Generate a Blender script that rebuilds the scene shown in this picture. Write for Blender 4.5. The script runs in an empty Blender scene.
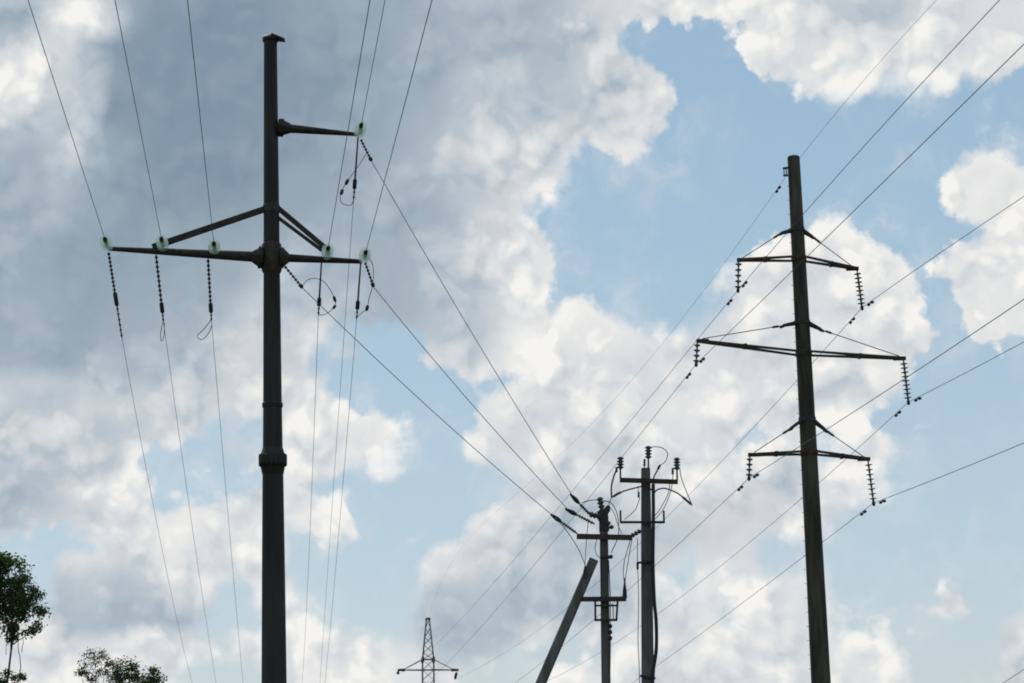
import bpy, bmesh, math, random
import numpy as np
from mathutils import Vector, Matrix

# ------------------------------------------------------------------ camera, sun, sky, exposure
sc = bpy.context.scene
col = sc.collection
W, H, F = 1024, 683, 2000.0
PITCH, ROLL = math.radians(12.35), 0.021
EYE = Vector((0, 0, 1.6))
Rc = Matrix.Rotation(math.pi / 2 + PITCH, 3, 'X') @ Matrix.Rotation(-ROLL, 3, 'Z')
cam = bpy.data.cameras.new('camera')
cam.sensor_width = 36.0
cam.lens = 36.0 * F / W
cam.clip_start, cam.clip_end = 0.1, 20000
camo = bpy.data.objects.new('camera', cam)
camo.matrix_world = Matrix.Translation(EYE) @ Rc.to_4x4()
col.objects.link(camo)
sc.camera = camo

SUN_EL, SUN_AZ = math.radians(52), math.radians(-28)      # ahead of the camera, up to the left
SUN_DIR = Vector((math.sin(SUN_AZ) * math.cos(SUN_EL), math.cos(SUN_AZ) * math.cos(SUN_EL), math.sin(SUN_EL)))
sl = bpy.data.lights.new('sun', 'SUN')
sl.energy, sl.angle, sl.color = 2.0, math.radians(0.5), (1.0, 0.95, 0.88)
so = bpy.data.objects.new('sun', sl)
so.rotation_euler = SUN_DIR.to_track_quat('Z', 'Y').to_euler()
col.objects.link(so)

sc.view_settings.view_transform = 'Standard'
sc.view_settings.look = 'None'
sc.view_settings.gamma = 1.0
sc.view_settings.use_curve_mapping = False
sc.view_settings.exposure = 0.0
sc.cycles.filter_width = 1.9
sc.cycles.max_bounces = 6


def lin(c):
    return tuple(((v / 255) / 12.92 if v <= 10 else ((v / 255 + 0.055) / 1.055) ** 2.4) for v in c)


def ray(x, y):
    return Rc @ Vector(((x - W / 2) / F, -(y - H / 2) / F, -1.0))


def at(x, y, Y):
    """the point of the place at depth Y (metres north of the camera) seen in the direction x, y of the photograph"""
    d = ray(x, y)
    return EYE + d * (Y / d.y)


def to_px(p):
    v = Rc.transposed() @ (Vector(p) - EYE)
    return (W / 2 + F * v.x / -v.z, H / 2 - F * v.y / -v.z)


# ---- cloud cover by compass direction: where the sky is open, and how thick / bright the clouds are
OPEN = [  # gaps of blue sky, outlined
    [(630,27),(650,22),(690,8),(722,14),(735,30),(742,55),(760,72),(790,86),(830,92),(880,86),(930,93),(970,84),(1010,72),(1130,45),
     (1130,200),(1024,160),(1012,146),(990,140),(970,147),(950,165),(938,190),(940,207),(962,225),(972,243),(955,250),(942,258),(938,285),(950,302),(962,315),(958,328),(940,330),
     (925,330),(918,342),(925,322),(918,292),(905,266),(892,240),(882,228),(866,227),(850,216),(835,203),(826,226),(815,236),(800,232),
     (778,242),(752,252),(730,288),(710,314),(690,328),(660,324),(635,326),(612,314),(600,299),(585,291),(570,299),(556,297),(564,270),(560,246),(568,226),(552,238),
     (537,222),(531,210),(545,200),(556,185),(563,176),(571,164),(576,150),(590,137),(600,152),(615,166),(635,168),(650,165),(648,147),
     (660,121),(675,116),(686,100),(680,81),(665,71),(655,60),(640,50),(628,36)],
    [(1130,325),(990,347),(960,352),(930,352),(918,368),(908,378),(888,391),(874,402),(880,420),(892,434),(916,438),(920,450),(906,466),
     (896,481),(880,491),(868,500),(846,506),(835,520),(828,540),(829,590),(838,604),(842,622),(846,640),(868,650),(890,641),(904,655),
     (922,683),(940,770),(970,770),(985,683),(994,660),(990,640),(1000,616),(1012,605),(1130,600)],
    [(306,352),(322,338),(345,327),(372,329),(402,330),(420,340),(430,365),(450,370),(466,386),(470,420),(456,446),(450,460),(470,470),
     (490,480),(504,490),(500,505),(485,515),(470,530),(455,540),(430,536),(415,546),(410,560),(420,580),(420,600),(408,625),(395,632),
     (384,622),(360,626),(340,632),(325,622),(318,605),(308,590),(299,580),(291,570),(284,556),(287,532),(300,530),(320,546),(340,556),
     (352,551),(362,540),(356,524),(345,510),(335,500),(314,496),(308,482),(330,481),(345,476),(370,471),(390,469),(411,456),(420,440),
     (420,425),(413,414),(395,409),(370,404),(350,400),(334,390),(323,375),(310,364)],
    [(126,464),(150,450),(175,448),(200,440),(225,430),(245,420),(268,416),(266,455),(254,470),(264,486),(262,500),(235,499),(215,502),
     (190,498),(178,507),(165,514),(152,512),(166,490),(150,479),(132,476)],
    [(-60,534),(0,534),(60,536),(98,543),(80,554),(60,556),(50,571),(44,602),(20,602),(-60,575)],
    [(218,592),(262,582),(266,683),(266,770),(140,770),(160,683),(192,668),(207,640)],
    [(470,664),(520,652),(556,640),(580,640),(602,628),(616,650),(600,668),(560,666),(540,690),(520,770),(470,770),(452,700)],
    [(732,458),(744,436),(758,429),(768,440),(746,456)],
    [(756,546),(790,534),(802,566),(780,561),(760,563)],
    [(724,602),(746,598),(742,622),(724,626)],
    [(816,432),(835,422),(850,431),(870,416),(862,432),(840,446),(824,452)],
    [(655,606),(690,585),(700,560),(688,556),(660,580)],
    [(496,376),(500,362),(508,364),(506,380),(500,398)],
    [(60,8),(76,4),(92,6),(80,16)],
]
PUFF = [  # small clouds standing in the gaps: x, y, rx, ry
    (232,452,24,11),(218,478,12,4),(908,611,30,14),(948,603,14,10),(580,290,10,14),(392,586,7,10),(520,371,17,12),(236,652,20,13),
    (676,140,6,10),(575,60,10,8),(640,178,4,3),(930,345,14,12),(958,320,12,8),(660,655,20,9),(345,345,14,7),(250,462,8,10),(1050,620,30,60),
]
TONE = [  # x, y, rx, ry, brightness of the cloud body there
    (200,120,110,130,.10),(150,60,50,50,.16),(250,60,120,70,.10),(330,90,80,100,.20),(120,250,70,80,.17),(200,300,70,50,.32),(50,300,70,60,.27),(20,190,55,50,.30),
    (400,120,50,120,.30),(420,230,50,80,.35),(370,280,40,40,.32),(460,30,60,50,.32),(530,25,60,50,.40),(520,75,55,40,.42),(20,20,35,20,.42),
    (15,95,28,28,.92),(50,45,18,25,.86),(90,14,28,13,.90),(75,90,18,40,.60),(70,140,22,25,.56),(55,180,16,30,.46),
    (480,120,30,40,.56),(500,160,35,40,.70),(450,170,25,40,.52),(545,130,35,30,.62),(460,300,30,50,.56),(510,230,40,50,.84),(530,280,30,50,.95),(480,250,25,50,.66),
    (600,30,40,30,.76),(605,85,38,36,.56),(655,110,22,36,.88),(560,190,25,25,.94),(630,140,18,18,.86),(575,115,32,28,.46),
    (860,20,45,30,.62),(770,50,40,35,.93),(840,75,60,18,.95),(950,50,60,40,.90),(720,5,30,12,.92),(1000,40,40,30,.82),
    (985,180,35,35,.97),(980,285,40,35,.90),(850,235,35,25,.98),(885,270,30,40,.97),(760,290,25,30,.92),(850,320,50,30,.88),(770,350,60,30,.78),
    (600,340,60,30,.90),(560,320,35,25,.97),(640,390,60,40,.82),(720,400,50,40,.85),(560,420,40,40,.80),(780,420,40,40,.80),(520,440,35,30,.86),(470,400,25,20,.93),(520,370,15,12,.97),
    (880,440,28,20,.93),(850,480,40,25,.86),(690,470,50,30,.78),(600,470,50,30,.74),(540,500,35,20,.62),(760,500,50,25,.72),(800,520,30,25,.82),
    (490,520,30,12,.84),(440,550,25,14,.90),(450,575,15,15,.80),(500,570,50,25,.52),(560,590,50,30,.47),(480,620,45,25,.42),(620,570,40,30,.54),(440,610,20,30,.48),
    (560,650,30,10,.70),(700,570,45,25,.88),(660,540,35,20,.62),(780,590,45,25,.88),(700,640,50,35,.86),(790,650,60,35,.88),(880,660,30,20,.94),(740,540,40,20,.72),
    (590,675,30,14,.92),(1010,640,16,30,.60),(1012,612,14,8,.92),
    (60,345,60,20,.27),(140,365,60,18,.36),(20,405,35,22,.66),(85,400,22,18,.76),(180,390,60,25,.66),(240,360,40,40,.72),(260,330,25,40,.78),(60,440,80,30,.54),(30,490,50,30,.52),
    (150,430,60,25,.60),(100,490,45,20,.84),(60,520,40,14,.62),(130,515,40,20,.88),(0,515,30,14,.40),
    (300,400,30,50,.82),(360,425,45,30,.90),(400,425,20,25,.95),(300,470,20,40,.82),(330,530,30,20,.90),(290,350,25,30,.72),
    (230,530,40,28,.93),(170,530,35,18,.93),(80,560,30,14,.84),(110,575,40,14,.50),(140,560,40,14,.72),(90,590,22,10,.66),(200,570,40,20,.66),(110,610,60,22,.42),(180,610,40,18,.42),(60,610,20,18,.42),
    (70,660,50,24,.90),(150,655,40,22,.84),(20,660,30,30,.88),(190,595,28,12,.66),(320,620,30,30,.94),(360,660,45,30,.93),(300,590,14,20,.90),
]
X0, X1, Y0_, Y1_ = -80.0, 1104.0, -80.0, 763.0
NC, NR = 56, 42
NL = 28


def _az_el(x, y):
    d = ray(x, y).normalized()
    return math.atan2(d.x, d.y), math.asin(d.z)


_c = [_az_el(x, y) for x in (X0, X1) for y in (Y0_, Y1_)]
AZ0, AZ1 = max(c[0] for c in _c[:2]), min(c[0] for c in _c[2:])
EL0, EL1 = max(_az_el(X0, Y1_)[1], _az_el(X1, Y1_)[1]), min(_az_el(X0, Y0_)[1], _az_el(X1, Y0_)[1])


def _sdf(P, poly):
    """signed distance (negative inside) of points P (n,2) to a closed outline"""
    poly = np.array(poly, float)
    d = np.full(len(P), 1e9)
    inside = np.zeros(len(P), bool)
    for a, b in zip(poly, np.roll(poly, -1, 0)):
        e = b - a
        w = P - a
        t = np.clip((w @ e) / max(e @ e, 1e-9), 0, 1)
        d = np.minimum(d, np.hypot(*(w - t[:, None] * e).T))
        c = ((a[1] <= P[:, 1]) & (b[1] > P[:, 1])) | ((b[1] <= P[:, 1]) & (a[1] > P[:, 1]))
        with np.errstate(divide='ignore', invalid='ignore'):
            xx = a[0] + (P[:, 1] - a[1]) * (e[0] / (e[1] if e[1] else 1e-9))
        inside ^= c & (P[:, 0] < xx)
    return np.where(inside, -d, d)


def cover_table():
    P = []
    for r in range(NR):
        el = EL1 + (EL0 - EL1) * r / (NR - 1)
        for c in range(NC):
            az = AZ0 + (AZ1 - AZ0) * c / (NC - 1)
            P.append(to_px(EYE + Vector((math.sin(az) * math.cos(el), math.cos(az) * math.cos(el), math.sin(el))) * 100))
    P = np.array(P)
    d = np.full(len(P), 1e9)
    for poly in OPEN:
        d = np.minimum(d, _sdf(P, poly))
    for x, y, rx, ry in PUFF:
        k = np.hypot((P[:, 0] - x) / rx, (P[:, 1] - y) / ry)
        d = np.maximum(d, (1 - k) * min(rx, ry))
    C = np.clip(0.5 + d / 56.0, 0, 1.4) / 1.4
    num = np.full(len(P), .70 * .02)
    den = np.full(len(P), .02)
    for x, y, rx, ry, b in TONE:
        g = np.exp(-1.3 * (((P[:, 0] - x) / rx) ** 2 + ((P[:, 1] - y) / ry) ** 2)) / math.sqrt(rx * ry / 900)
        num += g * b
        den += g
    B = num / den
    return C.reshape(NR, NC), B.reshape(NR, NC)


world = bpy.data.worlds.new('World')
world.use_nodes = True
nt = world.node_tree
nt.nodes.clear()
N, L = nt.nodes, nt.links


def math_n(op, a, b=None, clamp=False, tree=nt):
    n = tree.nodes.new('ShaderNodeMath')
    n.operation, n.use_clamp = op, clamp
    for i, v in enumerate((a, b)):
        if v is None:
            continue
        if isinstance(v, (int, float)):
            n.inputs[i].default_value = v
        else:
            tree.links.new(v, n.inputs[i])
    return n.outputs[0]


def maprange(v, a, b, c, d, smooth=False, tree=nt):
    n = tree.nodes.new('ShaderNodeMapRange')
    n.interpolation_type = 'SMOOTHSTEP' if smooth else 'LINEAR'
    tree.links.new(v, n.inputs['Value'])
    for k, x in zip(('From Min', 'From Max', 'To Min', 'To Max'), (a, b, c, d)):
        n.inputs[k].default_value = x
    return n.outputs['Result']


def mixc(f, a, b, tree=nt, mode='MIX'):
    n = tree.nodes.new('ShaderNodeMix')
    n.data_type, n.blend_type = 'RGBA', mode
    for s, v in ((n.inputs[0], f), (n.inputs[6], a), (n.inputs[7], b)):
        if isinstance(v, (int, float)):
            s.default_value = v
        elif isinstance(v, tuple):
            s.default_value = (*v[:3], 1)
        else:
            tree.links.new(v, s)
    return n.outputs[2]


def noise(vec, scale, detail, rough, out=0, tree=nt, dist=0.0):
    n = tree.nodes.new('ShaderNodeTexNoise')
    n.inputs['Scale'].default_value = scale
    n.inputs['Detail'].default_value = detail
    n.inputs['Roughness'].default_value = rough
    n.inputs['Distortion'].default_value = dist
    tree.links.new(vec, n.inputs['Vector'])
    return n.outputs[out]


def vadd(a, b, op='ADD', tree=nt):
    n = tree.nodes.new('ShaderNodeVectorMath')
    n.operation = op
    for i, v in enumerate((a, b)):
        if isinstance(v, (tuple, Vector)):
            n.inputs[i].default_value = tuple(v)
        else:
            tree.links.new(v, n.inputs[i])
    return n.outputs[0]


SKY_STRENGTH = 0.10
tc = N.new('ShaderNodeTexCoord')
direction = tc.outputs['Generated']
warp = noise(direction, 30.0, 5.0, 0.55, out=1)
warp = vadd(warp, (-.5, -.5, -.5))
wv = N.new('ShaderNodeSeparateXYZ'); L.new(warp, wv.inputs[0])
dv = N.new('ShaderNodeSeparateXYZ'); L.new(direction, dv.inputs[0])
az = math_n('ARCTAN2', dv.outputs[0], dv.outputs[1])
el = math_n('ARCSINE', dv.outputs[2])
u = math_n('ADD', maprange(az, AZ0, AZ1, 0, NC - 1), math_n('MULTIPLY', wv.outputs[0], 2.1))
v = math_n('ADD', maprange(el, EL1, EL0, 0, NR - 1), math_n('MULTIPLY', wv.outputs[1], 2.1))
uL = math_n('DIVIDE', u, NL - 1.0)
uR = math_n('DIVIDE', math_n('SUBTRACT', u, NL - 1.0), float(NC - NL))
half = math_n('GREATER_THAN', u, NL - 1.0)
CT, BT = cover_table()


def ramp(fac, stops, tree=nt, interp='LINEAR'):
    n = tree.nodes.new('ShaderNodeValToRGB')
    n.color_ramp.interpolation = interp
    e = n.color_ramp.elements
    while len(e) > 1:
        e.remove(e[-1])
    for i, (p, c) in enumerate(stops):
        if i == 0:
            e[0].position = p
            e[0].color = (*c[:3], 1)
        else:
            e.new(p).color = (*c[:3], 1)
    tree.links.new(fac, n.inputs[0])
    return n.outputs[0]


acc = None
for r in range(NR):
    g = bpy.data.node_groups.new('sky_row', 'ShaderNodeTree')
    for nm in ('left', 'right', 'half'):
        g.interface.new_socket(nm, in_out='INPUT', socket_type='NodeSocketFloat')
    g.interface.new_socket('row', in_out='OUTPUT', socket_type='NodeSocketColor')
    gi, go = g.nodes.new('NodeGroupInput'), g.nodes.new('NodeGroupOutput')
    a = ramp(gi.outputs[0], [(j / (NL - 1), (CT[r, j], BT[r, j], 0)) for j in range(NL)], g)
    b = ramp(gi.outputs[1], [(j / (NC - NL), (CT[r, NL - 1 + j], BT[r, NL - 1 + j], 0)) for j in range(NC - NL + 1)], g)
    g.links.new(mixc(gi.outputs[2], a, b, g), go.inputs[0])
    w = math_n('SUBTRACT', v, float(r - 1), clamp=True) if r else None
    gn = N.new('ShaderNodeGroup')
    gn.node_tree = g
    for q, s_ in enumerate((uL, uR, half)):
        L.new(s_, gn.inputs[q])
    acc = gn.outputs[0] if acc is None else mixc(w, acc, gn.outputs[0])
sp = N.new('ShaderNodeSeparateColor'); L.new(acc, sp.inputs[0])
# beyond the charted part of the sky: broken cloud of the same kind
inx = math_n('MULTIPLY', maprange(az, AZ0 - .02, AZ0 + .01, 0, 1, True), maprange(az, AZ1 - .01, AZ1 + .02, 1, 0, True))
iny = math_n('MULTIPLY', maprange(el, EL0 - .02, EL0 + .01, 0, 1, True), maprange(el, EL1 - .01, EL1 + .02, 1, 0, True))
inside = math_n('MULTIPLY', inx, iny)
big = noise(direction, 4.0, 3.0, 0.5)
cov_out = maprange(big, .35, .65, .15, 1.1)
ton_out = maprange(noise(vadd(direction, (3, 1, 2)), 6.0, 3.0, 0.5), .3, .7, .15, .85)


def lerp(f, a, b):
    return math_n('ADD', a, math_n('MULTIPLY', f, math_n('SUBTRACT', b, a)))


cover = lerp(inside, cov_out, math_n('MULTIPLY', sp.outputs[0], 1.4))
tone = lerp(inside, ton_out, sp.outputs[1])
def billow(vec, scale, detail=2.0):
    """rounded heaps of all sizes, 1 on the crowns and towards 0 in the clefts"""
    n = nt.nodes.new('ShaderNodeTexVoronoi')
    n.feature = 'F1'
    n.inputs['Scale'].default_value = scale
    n.inputs['Detail'].default_value = detail
    n.inputs['Roughness'].default_value = .5
    nt.links.new(vec, n.inputs['Vector'])
    return maprange(math_n('MULTIPLY', n.outputs['Distance'], n.outputs['Distance']), 0, .9, 1, 0)


bw = vadd(direction, vadd(warp, (.026, .026, .026), 'MULTIPLY'))
fine = noise(direction, 44.0, 10.0, 0.58)
h1 = billow(bw, 36.0)
h2 = billow(vadd(bw, (-0.0042, 0, 0.0070)), 36.0)
dens = math_n('ADD', cover, math_n('MULTIPLY', math_n('SUBTRACT', fine, .5), 1.0))
dens = math_n('ADD', dens, math_n('MULTIPLY', math_n("SUBTRACT", h1, .27), .30))
# some edges are crisp, others fray into thin veils
fray = maprange(noise(vadd(direction, (5, 2, 7)), 17.0, 3.0, 0.5), .44, .68, 0, 1, True)
fray = math_n('ADD', fray, maprange(el, math.radians(3), math.radians(11), .45, 0), clamp=True)
lo = math_n('SUBTRACT', .43, math_n('MULTIPLY', fray, .22))
hi = math_n('ADD', .585, math_n('MULTIPLY', fray, .26))
alpha = math_n('DIVIDE', math_n('SUBTRACT', dens, lo), math_n('SUBTRACT', hi, lo), clamp=True)
alpha = maprange(alpha, 0, 1, 0, 1, True)
wisp = maprange(noise(vadd(direction, vadd(warp, (.03, .03, .06), 'MULTIPLY')), 26.0, 7.0, 0.62), .44, .78, 0, .46, True)
wisp = math_n('MULTIPLY', wisp, maprange(cover, -.15, .35, .25, 1.0))
alpha = math_n('MAXIMUM', alpha, wisp)
# crowns catch the light from the sun's side, clefts and far sides stay grey
n1 = noise(bw, 26.0, 8.0, 0.52)
n2 = noise(vadd(bw, (-0.0050, 0, 0.0085)), 26.0, 8.0, 0.52)
relief = math_n('ADD', math_n('SUBTRACT', n1, n2), math_n('MULTIPLY', math_n('SUBTRACT', h1, h2), .50))
soft = noise(direction, 24.0, 6.0, 0.55)
edge = maprange(dens, .50, .95, 1, 0, True)
t = math_n('ADD', tone, math_n('MULTIPLY', relief, maprange(tone, .25, .7, .08, .52)))
amp = maprange(tone, .2, .65, .09, .44)
t = math_n('ADD', t, math_n('MULTIPLY', math_n('SUBTRACT', soft, .5), amp))
t = math_n('ADD', t, math_n('MULTIPLY', math_n('SUBTRACT', h1, .50), maprange(tone, .2, .6, .03, .20)))
t = math_n('ADD', t, math_n('MULTIPLY', edge, maprange(tone, .2, .7, .02, .08)))
k = 1.0 / SKY_STRENGTH
cloud = ramp(t, [(p, tuple(v_ * k for v_ in lin(c))) for p, c in
                 ((0.0, (116, 136, 154)), (.12, (131, 150, 167)), (.3, (164, 179, 191)), (.5, (191, 200, 208)), (.72, (215, 219, 222)), (.9, (233, 233, 232)), (1.0, (245, 244, 241)))])
sky = N.new('ShaderNodeTexSky')
sky.sky_type = 'NISHITA'
sky.sun_disc = False
sky.sun_elevation, sky.sun_rotation = SUN_EL, SUN_AZ % (2 * math.pi)
sky.altitude, sky.air_density, sky.dust_density, sky.ozone_density = 100, 1.0, 1.0, 1.5
haze = ramp(maprange(el, math.radians(1), math.radians(23), 0, 1), [(q, tuple(w_ * k for w_ in lin(c))) for q, c in
            ((0.0, (198, 212, 220)), (.25, (184, 205, 218)), (.65, (164, 194, 214)), (1.0, (150, 183, 208)))])
blue = mixc(.82, sky.outputs[0], haze)                       # thin high haze over the clear sky, thicker towards the horizon
out = mixc(alpha, blue, cloud)
bg = N.new('ShaderNodeBackground')
bg.inputs['Strength'].default_value = SKY_STRENGTH
L.new(out, bg.inputs['Color'])
wo = N.new('ShaderNodeOutputWorld')
L.new(bg.outputs[0], wo.inputs['Surface'])
sc.world = world

# ------------------------------------------------------------------ materials
def material(name, c, c2=None, scale=6.0, rough=.8, metal=0.0, streak=False, spec=.3, bump=.15):
    m = bpy.data.materials.new(name)
    m.use_nodes = True
    t = m.node_tree
    p = t.nodes['Principled BSDF']
    p.inputs['Roughness'].default_value = rough
    p.inputs['Metallic'].default_value = metal
    p.inputs['Specular IOR Level'].default_value = spec
    g = t.nodes.new('ShaderNodeTexCoord').outputs['Object']
    if streak:
        mp = t.nodes.new('ShaderNodeMapping')
        mp.inputs['Scale'].default_value = (1, 1, .12)
        t.links.new(g, mp.inputs[0])
        g = mp.outputs[0]
    f = noise(g, scale, 6, .6, tree=t)
    f2 = maprange(f, .35, .65, 0, 1, True, tree=t)
    c2 = c2 or tuple(v * .6 for v in c)
    t.links.new(mixc(f2, tuple(c), tuple(c2), t), p.inputs['Base Color'])
    if bump:
        b = t.nodes.new('ShaderNodeBump')
        b.inputs['Strength'].default_value = bump
        b.inputs['Distance'].default_value = .02
        t.links.new(noise(g, scale * 5, 5, .6, tree=t), b.inputs['Height'])
        t.links.new(b.outputs[0], p.inputs['Normal'])
    return m


M = {
    'steel': material('weathered_dark_steel', (.034, .032, .029), (.012, .011, .0105), 2.2, .62, .0, True, .25),
    'arm': material('rusted_arm_steel', (.048, .040, .032), (.022, .019, .016), 5.0, .75),
    'rust': material('rust_brown_steel', (.075, .050, .034), (.038, .028, .022), 8.0, .8),
    'iron': material('dark_fitting_iron', (.035, .035, .036), (.022, .022, .022), 12.0, .6, .0),
    'concrete': material('stained_concrete', (.090, .080, .062), (.032, .029, .024), 3.4, .9, .0, True, .2, .4),
    'greyconcrete': material('grey_concrete', (.165, .162, .152), (.080, .077, .072), 3.0, .9, .0, True, .2, .4),
    'dullconcrete': material('dull_concrete', (.13, .125, .115), (.075, .07, .065), 3.0, .9, .0, True, .2, .4),
    'wire': material('dull_aluminium', (.11, .115, .125), (.08, .085, .095), 20.0, .6, .0, bump=0),
    'polymer': material('dark_polymer', (.040, .040, .042), (.03, .03, .03), 15.0, .5, bump=0),
    'porcelain': material('dark_glazed_porcelain', (.040, .052, .040), (.028, .034, .026), 15.0, .25, spec=.5, bump=0),
    'greyglass': material('greyed_toughened_glass', (.26, .28, .28), (.18, .20, .20), 15.0, .2, spec=.5, bump=0),
    'rubber': material('black_cable_sheath', (.020, .021, .024), (.014, .014, .016), 15.0, .5, bump=0),
    'galv': material('galvanised_lattice_steel', (.10, .10, .098), (.06, .055, .05), 2.0, .7),
    'bark': material('bark', (.075, .060, .045), (.035, .03, .022), 6.0, .9, .0, True),
    'leaf': material('leaves', (.050, .085, .022), (.025, .050, .014), 1.2, .6, bump=0),
    'leaf2': material('dry_leaves', (.075, .080, .028), (.045, .055, .02), 1.2, .6, bump=0),
}


def leafy(m, c):
    t = m.node_tree
    p = t.nodes['Principled BSDF']
    tr = t.nodes.new('ShaderNodeBsdfTranslucent')
    tr.inputs['Color'].default_value = (*c, 1)
    ms = t.nodes.new('ShaderNodeMixShader')
    ms.inputs[0].default_value = .30
    t.links.new(p.outputs[0], ms.inputs[1])
    t.links.new(tr.outputs[0], ms.inputs[2])
    t.links.new(ms.outputs[0], t.nodes['Material Output'].inputs['Surface'])


leafy(M['leaf'], (.06, .12, .02))
leafy(M['leaf2'], (.10, .12, .03))
gl = bpy.data.materials.new('pale_green_glass')
gl.use_nodes = True
_t = gl.node_tree
_p = _t.nodes['Principled BSDF']
_p.inputs['Base Color'].default_value = (.62, .74, .68, 1)
_p.inputs['Roughness'].default_value = .15
_tr = _t.nodes.new('ShaderNodeBsdfTranslucent')
_tr.inputs['Color'].default_value = (.62, .76, .69, 1)
_cl = _t.nodes.new('ShaderNodeBsdfTransparent')
_cl.inputs['Color'].default_value = (.955, .985, .97, 1)
_m1, _m2 = _t.nodes.new('ShaderNodeMixShader'), _t.nodes.new('ShaderNodeMixShader')
_m1.inputs[0].default_value, _m2.inputs[0].default_value = .5, .78
_t.links.new(_p.outputs[0], _m1.inputs[1])
_t.links.new(_tr.outputs[0], _m1.inputs[2])
_t.links.new(_m1.outputs[0], _m2.inputs[1])
_t.links.new(_cl.outputs[0], _m2.inputs[2])
_t.links.new(_m2.outputs[0], _t.nodes['Material Output'].inputs['Surface'])
M['glass'] = gl

gm = bpy.data.materials.new('meadow')
gm.use_nodes = True
t_ = gm.node_tree
_g = t_.nodes.new('ShaderNodeTexCoord').outputs['Object']
t_.links.new(mixc(maprange(noise(_g, .15, 8, .65, tree=t_), .35, .65, 0, 1, tree=t_), (.045, .065, .020), (.085, .085, .040), t_), t_.nodes['Principled BSDF'].inputs['Base Color'])
t_.nodes['Principled BSDF'].inputs['Roughness'].default_value = .95


# ------------------------------------------------------------------ mesh helpers
class MB:
    """collects shapes given in world coordinates; build() links them as ONE mesh object"""

    def __init__(self):
        self.bm = bmesh.new()

    def ring(self, c, x, y, rx, ry, n, ph=0.0):
        return [self.bm.verts.new(c + x * (rx * math.cos(2 * math.pi * i / n + ph)) + y * (ry * math.sin(2 * math.pi * i / n + ph))) for i in range(n)]

    def skin(self, rings, cap=True):
        for a, b in zip(rings, rings[1:]):
            n = len(a)
            for i in range(n):
                self.bm.faces.new((a[i], a[(i + 1) % n], b[(i + 1) % n], b[i]))
        if cap:
            self.bm.faces.new(rings[0][::-1])
            self.bm.faces.new(rings[-1])

    def tube(self, pts, r, n=7):
        pts = [Vector(p) for p in pts]
        rs = r if isinstance(r, (list, tuple)) else [r] * len(pts)
        t0 = (pts[1] - pts[0]).normalized()
        x = t0.orthogonal().normalized()
        rings = []
        for i, p in enumerate(pts):
            t = (pts[min(i + 1, len(pts) - 1)] - pts[max(i - 1, 0)]).normalized()
            x = (x - t * x.dot(t)).normalized()
            rings.append(self.ring(p, x, t.cross(x), rs[i], rs[i], n))
        self.skin(rings)
        return self

    def lathe(self, a, b, prof, n=14):
        """prof: (share of the way from a to b, radius)"""
        a, b = Vector(a), Vector(b)
        t = (b - a).normalized()
        x = t.orthogonal().normalized()
        y = t.cross(x)
        self.skin([self.ring(a.lerp(b, s) if 0 <= s <= 1 else a + (b - a) * s, x, y, max(r, .002), max(r, .002), n) for s, r in prof])
        return self

    def bar(self, a, b, w, h, w2=None, h2=None, up=(0, 0, 1)):
        """a box beam from a to b, w across and h along up"""
        a, b, up = Vector(a), Vector(b), Vector(up)
        t = (b - a).normalized()
        x = t.cross(up)
        x = x.normalized() if x.length > 1e-4 else t.orthogonal().normalized()
        y = x.cross(t).normalized()
        rings = []
        for p, ww, hh in ((a, w, h), (b, w2 or w, h2 or h)):
            rings.append([self.bm.verts.new(p + x * (sx * ww / 2) + y * (sy * hh / 2)) for sx, sy in ((-1, -1), (1, -1), (1, 1), (-1, 1))])
        self.skin(rings)
        return self

    def build(self, name, mat, parent=None, base=None, smooth=True, bevel=0):
        bm = self.bm
        bmesh.ops.recalc_face_normals(bm, faces=bm.faces)
        if bevel:
            bmesh.ops.bevel(bm, geom=list(bm.edges), offset=bevel, segments=1, affect='EDGES')
        off = Vector((0, 0, 0))
        q = parent
        while q is not None:
            off += q.location
            q = q.parent
        if base is not None:
            off = Vector(base)
        for v_ in bm.verts:
            v_.co -= off
        if smooth:
            for f in bm.faces:
                f.smooth = True
            for e in bm.edges:
                if len(e.link_faces) == 2 and e.calc_face_angle(0) > .7:
                    e.smooth = False
        me = bpy.data.meshes.new(name)
        bm.to_mesh(me)
        bm.free()
        me.materials.append(M[mat] if isinstance(mat, str) else mat)
        o = bpy.data.objects.new(name, me)
        col.objects.link(o)
        if parent is not None:
            o.parent = parent
        elif base is not None:
            o.location = base
        return o


def tag(o, label, cat, group=None):
    o['label'], o['category'] = label, cat
    if group:
        o['group'] = group
    return o


def thing(name, base, label, cat, group=None):
    o = bpy.data.objects.new(name, None)
    o.empty_display_size = .2
    o.location = base
    col.objects.link(o)
    return tag(o, label, cat, group)


def hit(x, y, P0, d):
    """where the view ray x, y meets the upright plane through P0 that runs along plan direction d"""
    r = ray(x, y)
    n = Vector((d[1], -d[0], 0))
    return EYE + r * (n.dot(Vector(P0) - EYE) / n.dot(r))


def spline(pts, m=6):
    """Catmull-Rom through 3D points"""
    P = [Vector(p) for p in pts]
    P = [P[0] * 2 - P[1]] + P + [P[-1] * 2 - P[-2]]
    out = []
    for i in range(1, len(P) - 2):
        p0, p1, p2, p3 = P[i - 1:i + 3]
        for j in range(m):
            t = j / m
            out.append(.5 * (2 * p1 + (p2 - p0) * t + (2 * p0 - 5 * p1 + 4 * p2 - p3) * t * t + (3 * p1 - p0 - 3 * p2 + p3) * t ** 3))
    out.append(P[-2])
    return out


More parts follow.
